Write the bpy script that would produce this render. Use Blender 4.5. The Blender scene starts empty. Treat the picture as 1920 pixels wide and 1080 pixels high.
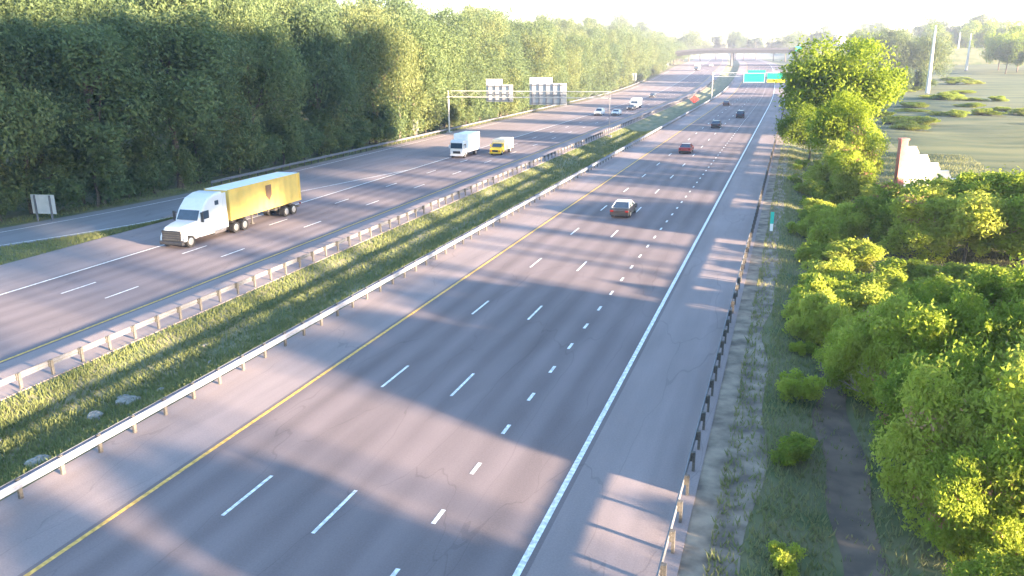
import bpy, math, random
import numpy as np
from mathutils import Matrix, Vector
R = math.radians
S = bpy.context.scene
C = S.collection

# ------------------------------------------------------------------ camera
cd = bpy.data.cameras.new('camera'); cam = bpy.data.objects.new('camera', cd); C.objects.link(cam)
cd.sensor_width = 36.0; cd.lens = 1540.7/1920*36.0; cd.clip_end = 12000; cd.clip_start = 0.1
cam.matrix_world = (Matrix.Translation((7.033, 0, 15.646)) @ Matrix.Rotation(0.3258, 4, 'Z')
                    @ Matrix.Rotation(math.pi/2-0.2784, 4, 'X') @ Matrix.Rotation(-0.0084, 4, 'Z'))
S.camera = cam
# ------------------------------------------------------------------ light
SUN_EL, SUN_AZ = R(9.0), R(106.0)          # azimuth clockwise from +Y (along the road)
W = bpy.data.worlds.new('World'); S.world = W; W.use_nodes = True
nt = W.node_tree; bg = nt.nodes['Background']; sky = nt.nodes.new('ShaderNodeTexSky')
sky.sky_type = 'NISHITA'; sky.sun_disc = False; sky.sun_elevation = SUN_EL; sky.sun_rotation = SUN_AZ
sky.air_density = 1.0; sky.dust_density = 0.4; sky.ozone_density = 1.9; sky.altitude = 50
nt.links.new(sky.outputs[0], bg.inputs[0]); bg.inputs[1].default_value = 0.095
sl = bpy.data.lights.new('sun', 'SUN'); sl.energy = 5.0; sl.angle = R(1.6); sl.color = (1.0, 0.75, 0.50)
sun = bpy.data.objects.new('sun', sl); C.objects.link(sun)
sdir = Vector((math.sin(SUN_AZ)*math.cos(SUN_EL), math.cos(SUN_AZ)*math.cos(SUN_EL), math.sin(SUN_EL)))
sun.rotation_euler = sdir.to_track_quat('Z', 'Y').to_euler()
S.view_settings.view_transform = 'Standard'; S.view_settings.look = 'None'
S.view_settings.exposure = 3.58; S.view_settings.gamma = 1.0
S.cycles.max_bounces = 6; S.cycles.transparent_max_bounces = 8
S.cycles.volume_bounces = 0

random.seed(4); rng = np.random.default_rng(7)

# ------------------------------------------------------------------ materials
def mat(name, col, rough=0.8, metal=0.0, var=0.12, scale=3.0, col2=None, spec=0.4, detail=4, bump=0.0, stretch=(1, 1, 1)):
    m = bpy.data.materials.new(name); m.use_nodes = True
    n = m.node_tree.nodes; l = m.node_tree.links; b = n['Principled BSDF']
    tc = n.new('ShaderNodeTexCoord'); mp = n.new('ShaderNodeMapping'); mp.inputs['Scale'].default_value = stretch
    l.new(tc.outputs['Object'], mp.inputs[0])
    no = n.new('ShaderNodeTexNoise'); no.inputs['Scale'].default_value = scale; no.inputs['Detail'].default_value = detail
    l.new(mp.outputs[0], no.inputs['Vector'])
    cr = n.new('ShaderNodeValToRGB'); e = cr.color_ramp.elements
    c2 = col2 or tuple(min(1, c*(1+var)) for c in col); c1 = col if col2 else tuple(c*(1-var) for c in col)
    e[0].position = 0.35; e[1].position = 0.65
    e[0].color = (*c1, 1); e[1].color = (*c2, 1)
    l.new(no.outputs['Fac'], cr.inputs[0]); l.new(cr.outputs[0], b.inputs['Base Color'])
    b.inputs['Roughness'].default_value = rough; b.inputs['Metallic'].default_value = metal
    b.inputs['Specular IOR Level'].default_value = spec
    if bump:
        bp = n.new('ShaderNodeBump'); bp.inputs['Strength'].default_value = bump; bp.inputs['Distance'].default_value = 0.05
        l.new(no.outputs['Fac'], bp.inputs['Height']); l.new(bp.outputs[0], b.inputs['Normal'])
    return m

def leafmat(name, c1, c2, c3, trans=0.35):
    """leaves: colour varies by tree, by clump and by leaf; some light passes through"""
    m = bpy.data.materials.new(name); m.use_nodes = True
    n = m.node_tree.nodes; l = m.node_tree.links
    b = n['Principled BSDF']; out = n['Material Output']
    tc = n.new('ShaderNodeTexCoord'); no = n.new('ShaderNodeTexNoise'); no.inputs['Scale'].default_value = 0.9
    no.inputs['Detail'].default_value = 6; no.inputs['Roughness'].default_value = 0.75
    l.new(tc.outputs['Object'], no.inputs['Vector'])
    oi = n.new('ShaderNodeObjectInfo'); ad = n.new('ShaderNodeMath'); ad.operation = 'MULTIPLY_ADD'
    ad.inputs[1].default_value = 0.35; l.new(oi.outputs['Random'], ad.inputs[0]); l.new(no.outputs['Fac'], ad.inputs[2])
    cr = n.new('ShaderNodeValToRGB'); e = cr.color_ramp.elements
    e[0].position = 0.42; e[0].color = (*c1, 1); e[1].position = 0.95; e[1].color = (*c3, 1)
    k = e.new(0.68); k.color = (*c2, 1)
    l.new(ad.outputs[0], cr.inputs[0]); l.new(cr.outputs[0], b.inputs['Base Color'])
    b.inputs['Roughness'].default_value = 0.6; b.inputs['Specular IOR Level'].default_value = 0.2
    tr = n.new('ShaderNodeBsdfTranslucent'); l.new(cr.outputs[0], tr.inputs[0])
    mx = n.new('ShaderNodeMixShader'); mx.inputs[0].default_value = trans
    l.new(b.outputs[0], mx.inputs[1]); l.new(tr.outputs[0], mx.inputs[2]); l.new(mx.outputs[0], out.inputs[0])
    return m

def roadmat(name, base, tracks, track_strength=0.2):
    """worn asphalt: wheel tracks along the lanes, patches, seams and fine grain"""
    m = bpy.data.materials.new(name); m.use_nodes = True
    n = m.node_tree.nodes; l = m.node_tree.links; b = n['Principled BSDF']
    tc = n.new('ShaderNodeTexCoord')
    def noise(scale, st, det=4):
        mp = n.new('ShaderNodeMapping'); mp.inputs['Scale'].default_value = st; l.new(tc.outputs['Object'], mp.inputs[0])
        q = n.new('ShaderNodeTexNoise'); q.inputs['Scale'].default_value = scale; q.inputs['Detail'].default_value = det
        l.new(mp.outputs[0], q.inputs['Vector']); return q
    sx = n.new('ShaderNodeSeparateXYZ'); l.new(tc.outputs['Object'], sx.inputs[0])
    def mth(op, a, bb):
        q = n.new('ShaderNodeMath'); q.operation = op
        for i, v in enumerate((a, bb)):
            if isinstance(v, (int, float)): q.inputs[i].default_value = v
            else: l.new(v, q.inputs[i])
        return q.outputs[0]
    w = mth('COSINE', mth('MULTIPLY', mth('SUBTRACT', sx.outputs[0], tracks), 2*math.pi/1.83), 0)
    n1 = noise(0.9, (1, 0.06, 1), 5).outputs['Fac']; n2 = noise(0.22, (1, 0.45, 1), 6).outputs['Fac']; n3 = noise(14, (1, 1, 1), 2).outputs['Fac']
    v = mth('ADD', 1.0, mth('MULTIPLY', w, -track_strength*0.5))
    v = mth('ADD', v, mth('MULTIPLY', mth('SUBTRACT', n1, 0.5), 0.45))
    v = mth('ADD', v, mth('MULTIPLY', mth('SUBTRACT', n2, 0.5), 0.55))
    v = mth('ADD', v, mth('MULTIPLY', mth('SUBTRACT', n3, 0.5), 0.35))
    mp = n.new('ShaderNodeMapping'); mp.inputs['Scale'].default_value = (0.30, 0.055, 1); l.new(tc.outputs['Object'], mp.inputs[0])
    dn = n.new('ShaderNodeTexNoise'); dn.inputs['Scale'].default_value = 2.5; l.new(mp.outputs[0], dn.inputs['Vector'])
    av = n.new('ShaderNodeVectorMath'); av.operation = 'MULTIPLY_ADD'; l.new(dn.outputs['Color'], av.inputs[0]); av.inputs[1].default_value = (0.5, 0.5, 0); l.new(mp.outputs[0], av.inputs[2])
    vo = n.new('ShaderNodeTexVoronoi'); vo.feature = 'DISTANCE_TO_EDGE'; vo.inputs['Scale'].default_value = 1.0; l.new(av.outputs[0], vo.inputs['Vector'])
    ck = mth('SUBTRACT', 1.0, mth('MULTIPLY', mth('LESS_THAN', vo.outputs['Distance'], 0.004), 0.14)); v = mth('MULTIPLY', v, ck)
    vp = n.new('ShaderNodeTexVoronoi'); vp.inputs['Scale'].default_value = 0.9; l.new(mp.outputs[0], vp.inputs['Vector'])
    sc_ = n.new('ShaderNodeSeparateColor'); l.new(vp.outputs['Color'], sc_.inputs[0])
    v = mth('MULTIPLY', v, mth('ADD', 0.96, mth('MULTIPLY', sc_.outputs[0], 0.08)))
    mx = n.new('ShaderNodeMix'); mx.data_type = 'RGBA'; mx.blend_type = 'MULTIPLY'; mx.inputs[0].default_value = 1
    mx.inputs[6].default_value = (*base, 1); cb = n.new('ShaderNodeCombineXYZ')
    for i in range(3): l.new(v, cb.inputs[i])
    l.new(cb.outputs[0], mx.inputs[7]); l.new(mx.outputs[2], b.inputs['Base Color'])
    b.inputs['Roughness'].default_value = 0.9; b.inputs['Specular IOR Level'].default_value = 0.15
    bp = n.new('ShaderNodeBump'); bp.inputs['Strength'].default_value = 0.25; bp.inputs['Distance'].default_value = 0.02
    l.new(n3, bp.inputs['Height']); l.new(bp.outputs[0], b.inputs['Normal'])
    return m

def linemat(name, col, wear=0.5):
    m = mat(name, tuple(c*0.55 for c in col), rough=0.7, scale=5, col2=col, detail=6)
    return m

M = {}
M['asphalt'] = roadmat('asphalt_lanes', (0.172, 0.142, 0.146), -14.6)
M['asphalt_far'] = roadmat('asphalt_opposite', (0.170, 0.145, 0.154), -32.1)
M['shoulder'] = roadmat('asphalt_shoulder', (0.240, 0.200, 0.200), 0.3, 0.03)
M['ramp'] = roadmat('asphalt_ramp', (0.19, 0.19, 0.205), 0.3, 0.05)
M['white_line'] = linemat('white_paint', (0.85, 0.85, 0.85))
M['yellow_line'] = linemat('yellow_paint', (0.75, 0.45, 0.10))
M['grass'] = mat('grass_ground', (0.07, 0.10, 0.035), scale=0.35, col2=(0.16, 0.15, 0.08), detail=8, rough=1, bump=0.6)
M['median'] = mat('median_ground', (0.08, 0.105, 0.045), scale=0.8, col2=(0.19, 0.175, 0.11), detail=8, rough=1, bump=0.6, stretch=(1, 0.35, 1))
M['blade'] = leafmat('grass_blades', (0.115, 0.15, 0.055), (0.19, 0.215, 0.085), (0.28, 0.27, 0.14), 0.45)
M['gravel'] = mat('gravel', (0.11, 0.09, 0.075), scale=0.9, col2=(0.30, 0.245, 0.19), detail=15, rough=1, bump=0.0)
M['dirt'] = mat('dirt', (0.085, 0.068, 0.055), scale=0.8, col2=(0.17, 0.125, 0.095), detail=15, rough=1, bump=0.0)
M['field'] = mat('field_ground', (0.035, 0.065, 0.028), scale=0.09, col2=(0.11, 0.12, 0.05), detail=12, rough=1, stretch=(0.6, 1.4, 1))
M['rock'] = mat('stone', (0.14, 0.14, 0.13), scale=3, col2=(0.27, 0.26, 0.24), rough=0.95, bump=0.4)
M['steel'] = mat('galvanised_steel', (0.115, 0.12, 0.14), rough=0.7, metal=0.0, scale=8, var=0.15)
M['railblue'] = mat('pale_barrier_steel', (0.165, 0.185, 0.24), rough=0.7, scale=5, var=0.12)
M['post'] = mat('weathered_post', (0.09, 0.085, 0.08), rough=0.9, scale=10, var=0.3)
M['pole'] = mat('painted_pole', (0.42, 0.42, 0.41), rough=0.6, metal=0.1, scale=2, var=0.08)
M['signback'] = mat('aluminium_sign_back', (0.42, 0.43, 0.45), rough=0.6, metal=0.1, scale=1.5, var=0.08)
M['signgreen'] = mat('green_sign_sheeting', (0.0, 0.30, 0.20), rough=0.5, var=0.06, scale=2)
M['signyellow'] = mat('yellow_sign_sheeting', (0.80, 0.62, 0.02), rough=0.5, var=0.06)
M['signwhite'] = mat('white_sign_lettering', (0.8, 0.8, 0.8), rough=0.5, var=0.03)
M['signred'] = mat('fluorescent_red_sheeting', (0.80, 0.06, 0.05), rough=0.5, var=0.04)
M['teal'] = mat('teal_marker_sheeting', (0.02, 0.42, 0.36), rough=0.5, var=0.05)
M['concrete'] = mat('concrete', (0.06, 0.065, 0.075), rough=0.9, scale=0.8, var=0.15, detail=8)
M['concrete_dark'] = mat('girder_paint', (0.03, 0.035, 0.04), rough=0.7, scale=0.8, var=0.1)
M['whitewall'] = mat('white_wall_paint', (0.80, 0.76, 0.72), rough=0.8, scale=2, var=0.05)
M['brickpink'] = mat('pink_brick_pier', (0.42, 0.17, 0.15), rough=0.9, scale=6, var=0.15)
M['bark'] = mat('bark', (0.10, 0.085, 0.07), rough=1, scale=6, var=0.35, detail=8, bump=0.5)
M['deadwood'] = mat('dead_branch', (0.36, 0.27, 0.23), rough=0.9, scale=8, var=0.2)
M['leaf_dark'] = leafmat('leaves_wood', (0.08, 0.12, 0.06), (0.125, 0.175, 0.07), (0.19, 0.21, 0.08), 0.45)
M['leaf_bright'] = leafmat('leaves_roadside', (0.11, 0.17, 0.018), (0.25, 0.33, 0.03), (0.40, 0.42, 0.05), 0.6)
M['leaf_bush'] = leafmat('leaves_shrub', (0.15, 0.23, 0.03), (0.34, 0.42, 0.05), (0.48, 0.50, 0.10), 0.65)
M['flower'] = leafmat('pink_flower_heads', (0.28, 0.13, 0.08), (0.36, 0.20, 0.11), (0.40, 0.28, 0.14), 0.3)
M['white'] = mat('white_vehicle_paint', (0.58, 0.59, 0.62), rough=0.3, var=0.03, spec=0.5)
M['whitebox'] = mat('white_box_panel', (0.74, 0.76, 0.80), rough=0.45, var=0.05, scale=1.5)
M['yellowbox'] = mat('yellow_container_paint', (0.62, 0.44, 0.12), rough=0.55, var=0.08, scale=0.8)
M['cream'] = mat('cream_panel', (0.45, 0.42, 0.34), rough=0.5, var=0.08)
M['glass'] = mat('vehicle_glass', (0.03, 0.05, 0.08), rough=0.08, var=0.1, spec=0.8)
M['black'] = mat('black_trim', (0.03, 0.03, 0.035), rough=0.5, var=0.2)
M['tyre'] = mat('tyre_rubber', (0.025, 0.025, 0.027), rough=0.9, var=0.2)
M['rim'] = mat('wheel_rim', (0.45, 0.45, 0.46), rough=0.35, metal=0.7, var=0.1)
M['chrome'] = mat('chrome', (0.6, 0.6, 0.62), rough=0.2, metal=0.9, var=0.05)
M['brown'] = mat('brown_emblem', (0.17, 0.10, 0.06), rough=0.6, var=0.1)
M['redpaint'] = mat('red_vehicle_paint', (0.30, 0.03, 0.03), rough=0.3, var=0.04, spec=0.5)
M['greypaint'] = mat('dark_grey_vehicle_paint', (0.022, 0.023, 0.028), rough=0.3, var=0.06, spec=0.5)
M['darkpaint'] = mat('dark_vehicle_paint', (0.025, 0.027, 0.04), rough=0.3, var=0.06, spec=0.5)
M['yellowpaint'] = mat('yellow_vehicle_paint', (0.75, 0.50, 0.03), rough=0.35, var=0.04, spec=0.5)
M['amber'] = mat('amber_lens', (0.7, 0.2, 0.02), rough=0.3, var=0.05)
M['lens'] = mat('clear_lens', (0.7, 0.72, 0.75), rough=0.15, var=0.03)
M['redlens'] = mat('red_lens', (0.18, 0.008, 0.008), rough=0.25, var=0.05)

# ------------------------------------------------------------------ object helpers
def tag(o, label=None, cat=None, group=None, kind=None):
    if label: o['label'] = label
    if cat: o['category'] = cat
    if group: o['group'] = group
    if kind: o['kind'] = kind
    return o
def empty(name, loc=(0, 0, 0), rz=0.0):
    o = bpy.data.objects.new(name, None); C.objects.link(o); o.location = loc; o.rotation_euler = (0, 0, rz); o.empty_display_size = 0.5
    return o
def kids(o): return [c for c in bpy.data.objects if c.parent == o]
KC = {}
def copy_tree(o, parent=None):
    c = o.copy(); C.objects.link(c); c.parent = parent
    if o.name not in KC: KC[o.name] = kids(o)
    for ch in KC[o.name]: copy_tree(ch, c)
    return c

class MB:
    def __init__(s): s.v = []; s.f = []; s.mi = []
    def add(s, vs, fs, mi=0):
        b = len(s.v); s.v += [tuple(p) for p in vs]; s.f += [tuple(i+b for i in f) for f in fs]; s.mi += [mi]*len(fs); return s
    def box(s, x0, x1, y0, y1, z0, z1, mi=0):
        return s.add([(x0,y0,z0),(x1,y0,z0),(x1,y1,z0),(x0,y1,z0),(x0,y0,z1),(x1,y0,z1),(x1,y1,z1),(x0,y1,z1)],
                     [(3,2,1,0),(4,5,6,7),(0,1,5,4),(1,2,6,5),(2,3,7,6),(3,0,4,7)], mi)
    def tube(s, p, q, r0, r1=None, n=8, cap=True, mi=0):
        p = Vector(p); q = Vector(q); r1 = r0 if r1 is None else r1
        d = (q-p).normalized(); u = d.orthogonal().normalized(); w = d.cross(u)
        vs = []
        for c, r in ((p, r0), (q, r1)):
            for i in range(n):
                a = 2*math.pi*i/n; vs.append(c+u*math.cos(a)*r+w*math.sin(a)*r)
        fs = [(i, (i+1) % n, n+(i+1) % n, n+i) for i in range(n)]
        if cap: fs += [tuple(range(n-1, -1, -1)), tuple(range(n, 2*n))]
        return s.add(vs, fs, mi)
    def extr(s, prof, x0, x1, x0b=None, x1b=None, mi=0):
        """prof: list of (y,z) outline; extruded along x"""
        n = len(prof)
        vs = [(x0, y, z) for y, z in prof]+[(x1, y, z) for y, z in prof]
        return s.add(vs, [tuple(range(n)), tuple(range(2*n-1, n-1, -1))]+[(i, n+i, n+(i+1) % n, (i+1) % n) for i in range(n)], mi)
    def loft(s, rings, mi=0, cap=True):
        n = len(rings[0]); vs = [p for r in rings for p in r]; fs = []
        for k in range(len(rings)-1):
            fs += [(k*n+i, k*n+(i+1) % n, (k+1)*n+(i+1) % n, (k+1)*n+i) for i in range(n)]
        if cap: fs += [tuple(range(n-1, -1, -1)), tuple(range((len(rings)-1)*n, len(rings)*n))]
        return s.add(vs, fs, mi)
    def build(s, name, m, parent=None, bevel=0.0, smooth=False):
        me = bpy.data.meshes.new(name); me.from_pydata(s.v, [], s.f)
        for mm in (m if isinstance(m, (list, tuple)) else [m]): me.materials.append(mm)
        me.polygons.foreach_set('material_index', s.mi)
        if smooth: me.polygons.foreach_set('use_smooth', [True]*len(s.f))
        me.update()
        import bmesh
        bm = bmesh.new(); bm.from_mesh(me); bmesh.ops.recalc_face_normals(bm, faces=bm.faces)
        if bevel: bmesh.ops.bevel(bm, geom=bm.edges[:], offset=bevel, segments=1, affect='EDGES')
        bm.to_mesh(me); bm.free()
        o = bpy.data.objects.new(name, me); C.objects.link(o); o.parent = parent
        return o

# ------------------------------------------------------------------ the lie of the land
def sm(a, b, x):
    t = min(1, max(0, (x-a)/(b-a))); return t*t*(3-2*t)
def curve(Y): return -0.9*(max(0, Y-250)/100)**2 if Y < 700 else -18.2-(Y-700)*0.081
def rise(Y): return 7.0*sm(300, 620, Y)+0.004*max(0, Y-620)
def ground(x, Y):
    """height of the ground at lateral offset x from the road's own line"""
    z = rise(Y)
    if -27.4 < x < -19.6:
        t = (x+27.4)/7.8; z += -0.03-0.75*math.sin(math.pi*t)**1.2
    elif x < -62: 
        d = -62-x; z += -0.03+9*sm(2, 60, d)+5*sm(200, 600, Y)*sm(0, 60, d)
    elif x > 5:
        d = x-5; z += -0.04-0.55*sm(1.5, 5, d)+0.2*sm(5, 9, d)+8*sm(450, 1000, Y)*sm(10, 80, d)+14*sm(60, 400, d)*sm(250, 900, Y)
        z += 0.35*math.sin(x*0.21+Y*0.05)*math.sin(Y*0.043)*sm(12, 40, x)
    else: z += -0.05
    return z
def P(x, Y, dz=0.0): return (x+curve(Y), Y, rise(Y)+dz)
def G(x, Y, dz=0.0): return (x+curve(Y), Y, ground(x, Y)+dz)

YS = list(range(-60, 60, 4))+list(range(60, 200, 8))+list(range(200, 720, 15))+list(range(720, 1500, 60))+[1500, 2000, 3000, 5000]
def struct(name, o): o['kind'] = 'structure'; return o
xs = [-4000, -1500, -700, -400, -250, -180, -150, -130, -110, -95, -85, -78, -72, -67, -64, -62, -60, -50, -40, -27.4, -27, -26.2, -25.2, -24, -22.8, -21.6, -20.6, -20, -19.6, -10, 5, 6, 6.8, 7.6, 8.4, 9.2, 10, 11, 12.5, 14, 17, 20, 24, 28, 34, 42, 52, 65, 80, 100, 130, 170, 230, 330, 500, 900, 2000, 4000]
b = MB(); vs = [G(x, y) for y in [-2000, -400]+YS for x in xs]; nx = len(xs); ny = len(YS)+2
b.add(vs, [(j*nx+i, j*nx+i+1, (j+1)*nx+i+1, (j+1)*nx+i) for j in range(ny-1) for i in range(nx-1)])
for k, (j, i) in enumerate([(j, i) for j in range(ny-1) for i in range(nx-1)]):
    if -27.4 <= xs[i] < -19.6: b.mi[k] = 1
    if xs[i] >= 24: b.mi[k] = 2
struct('ground', b.build('ground', [M['grass'], M['median'], M['field']], smooth=True))

def strip(x0, x1, y0, y1, dz, step=8.0, skirt=0.0, fx0=None, fx1=None, b=None):
    """a sheet following the road between two offsets (numbers or functions of Y)"""
    b = b or MB(); n = max(1, int(math.ceil((y1-y0)/step))); f0 = fx0 or (lambda y: x0); f1 = fx1 or (lambda y: x1)
    ys = [y0+(y1-y0)*k/n for k in range(n+1)]; vs = []
    for y in ys:
        a, c = f0(y), f1(y)
        vs += [P(a, y, dz), P(c, y, dz), P(a, y, dz-0.12), P(c, y, dz-0.12)]
    fs = []
    for k in range(n):
        o = 4*k; fs.append((o, o+1, o+5, o+4))
        if skirt: fs += [(o, o+4, o+6, o+2), (o+1, o+3, o+7, o+5)]
    return b.add(vs, fs)
NEAR, FAR = -60, 1400
struct('road', strip(-14.9, 0.3, NEAR, FAR, 0).build('road', M['asphalt']))
b = strip(-19.4, -14.9, NEAR, FAR, 0, skirt=1); strip(0.3, 4.75, NEAR, FAR, 0, skirt=1, b=b)
struct('road_shoulder', b.build('road_shoulder', M['shoulder']))
struct('opposite_road', strip(-43.8, -31.8, NEAR, FAR, 0).build('opposite_road', M['asphalt_far']))
b = strip(-31.8, -27.6, NEAR, FAR, 0, skirt=1)
strip(0, 0, NEAR, 66, 0, fx0=lambda y: -50.9, fx1=lambda y: -43.8, b=b, skirt=1)
strip(0, 0, 66, FAR, 0, fx0=lambda y: -60.2, fx1=lambda y: -43.8, b=b, skirt=1)
struct('opposite_road_shoulder', b.build('opposite_road_shoulder', M['shoulder']))
def ramp_out(y): return -60.2-max(0, 82-y)**1.55*0.024
def ramp_in(y): return -51.2-max(0, 66-y)**1.35*0.145
struct('exit_ramp', strip(0, 0, 10, 82, 0.004, step=2, skirt=1, fx0=ramp_out, fx1=lambda y: ramp_in(y) if y < 66 else -52.5+(-60-(-52.5))*sm(66, 82, y)).build('exit_ramp', M['ramp']))

# painted markings
b = MB()
strip(-0.11, 0.11, NEAR, FAR, 0.008, b=b)
for i in range(-4, 46):
    y = 21.1+12.19*i
    for x in (-3*3.66, -2*3.66): strip(x-0.07, x+0.07, y, y+3.0, 0.008, step=4, b=b)
for i in range(-12, 110):
    y = 22.9+3.66*i
    strip(-3.66-0.08, -3.66+0.08, y, y+0.95, 0.008, step=4, b=b)
struct('white_markings', b.build('white_markings', M['white_line']))
b = strip(-14.71, -14.53, NEAR, FAR, 0.008); struct('yellow_edge_line', b.build('yellow_edge_line', M['yellow_line']))
b = strip(-43.6, -43.42, NEAR, FAR, 0.008)
for i in range(-3, 40):
    y = 41.5+12.19*i
    for x in (-39.7, -35.9): strip(x-0.07, x+0.07, y, y+3.05, 0.008, step=4, b=b)
strip(0, 0, 20, 66, 0.012, step=2, fx0=lambda y: ramp_in(y)-0.75, fx1=lambda y: ramp_in(y)-0.57, b=b)
strip(0, 0, 66, 105, 0.008, step=3, fx0=lambda y: -51.9+8.3*(y-66)/39, fx1=lambda y: -51.72+8.3*(y-66)/39, b=b)
strip(0, 0, 20, 82, 0.012, step=2, fx0=lambda y: ramp_out(y)+1.9, fx1=lambda y: ramp_out(y)+2.04, b=b)
strip(-58.4, -58.26, 82, 500, 0.008, b=b)
struct('opposite_white_markings', b.build('opposite_white_markings', M['white_line']))
b = strip(-32.15, -31.97, NEAR, FAR, 0.008); struct('opposite_yellow_line', b.build('opposite_yellow_line', M['yellow_line']))

def wavy(a, k, ph): return lambda y: a+0.25*math.sin(y*k+ph)+0.18*math.sin(y*k*2.7+ph*3)
def gstrip(x0f, x1f, y0, y1, dz, step, m, name, n=4):
    b = MB(); ny_ = int((y1-y0)/step); vs = []
    for k in range(ny_+1):
        y = y0+(y1-y0)*k/ny_; a, c = x0f(y), x1f(y)
        vs += [G(a+(c-a)*i/n, y, dz) for i in range(n+1)]
    w = n+1
    b.add(vs, [(k*w+i, k*w+i+1, (k+1)*w+i+1, (k+1)*w+i) for k in range(ny_) for i in range(n)])
    return struct(name, b.build(name, m, smooth=True))
gstrip(lambda y: 4.7, wavy(6.75, 0.21, 1), 5, 330, 0.02, 1.5, M['gravel'], 'gravel_verge', 6)
gstrip(wavy(9.35, 0.3, 0), wavy(10.9, 0.23, 2), 15, 47, 0.05, 1.0, M['dirt'], 'dirt_path', 5)

# ------------------------------------------------------------------ guardrails
def guardrail(name, x, y0, y1, side, label, spacing=1.905, post_m=None, rail_m=None, block=True, both=False, step=3.8, group=None):
    """side = +1: traffic on the +x side of the beam"""
    root = empty(name, P(x, y0)); root_loc = Vector(P(x, y0))
    tag(root, label, 'guardrail', group)
    def L(p): return Vector(p)-root_loc
    prof = [(0, 0.46), (0.05, 0.50), (0.05, 0.55), (0.0, 0.60), (0.0, 0.64), (0.05, 0.69), (0.05, 0.74), (0, 0.78), (-0.012, 0.78), (0.035, 0.73), (0.035, 0.70), (-0.012, 0.645), (-0.012, 0.595), (0.035, 0.545), (0.035, 0.51), (-0.012, 0.46)]
    n = int((y1-y0)/step)
    for sgn, off in ([(side, 0.13)]+([(-side, 0.13)] if both else [])):
        rb = MB(); rings = []
        for k in range(n+1):
            y = y0+(y1-y0)*k/n
            rings.append([L(P(x+sgn*(off+px), y, pz)) for px, pz in prof])
        rb.loft(rings); rb.build('rail', rail_m or M['steel'], root)
    pb = MB()
    pb.box(-0.05, 0.05, -0.075, 0.075, -0.15, 0.80)
    m0 = pb.build('post', post_m or M['post'], root)
    if block:
        kb = MB(); kb.box(0.052 if side > 0 else -0.128, 0.128 if side > 0 else -0.052, -0.1, 0.1, 0.43, 0.8)
        kb.add([(0, 0, 0)]*3, [(0, 1, 2)]) if False else None
        blk = kb.build('block', post_m or M['post'], m0)
    first = True; cnt = 0; rest = MB(); y = y0+0.3
    while y < y1:
        p = L(P(x, y))
        if cnt < 98:
            if cnt == 0: m0.location = p
            else:
                c = m0.copy(); C.objects.link(c); c.parent = root; c.location = p
                if block: d = blk.copy(); C.objects.link(d); d.parent = c
        else:
            rest.box(p.x-0.05, p.x+0.05, p.y-0.075, p.y+0.075, p.z-0.1, p.z+0.8)
        y += spacing; cnt += 1
    if rest.v: rest.build('far_posts', post_m or M['post'], root)['kind'] = 'stuff'
    return root
guardrail('guardrail', 4.45, 12, 330, -1, 'long steel guardrail along the right shoulder beside the gravel verge and bushes')
guardrail('guardrail', -18.85, 10, 420, 1, 'pale blue-grey steel guardrail between near lanes and grassy median', both=True, post_m=M['post'], rail_m=M['railblue'], block=False)
guardrail('guardrail', -27.85, 18, 420, -1, 'steel guardrail with dark block posts along far side of the grassy median', block=True)
guardrail('guardrail', -60.6, 84, 420, 1, 'steel guardrail at the foot of the wood beyond the far carriageway')

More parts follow.
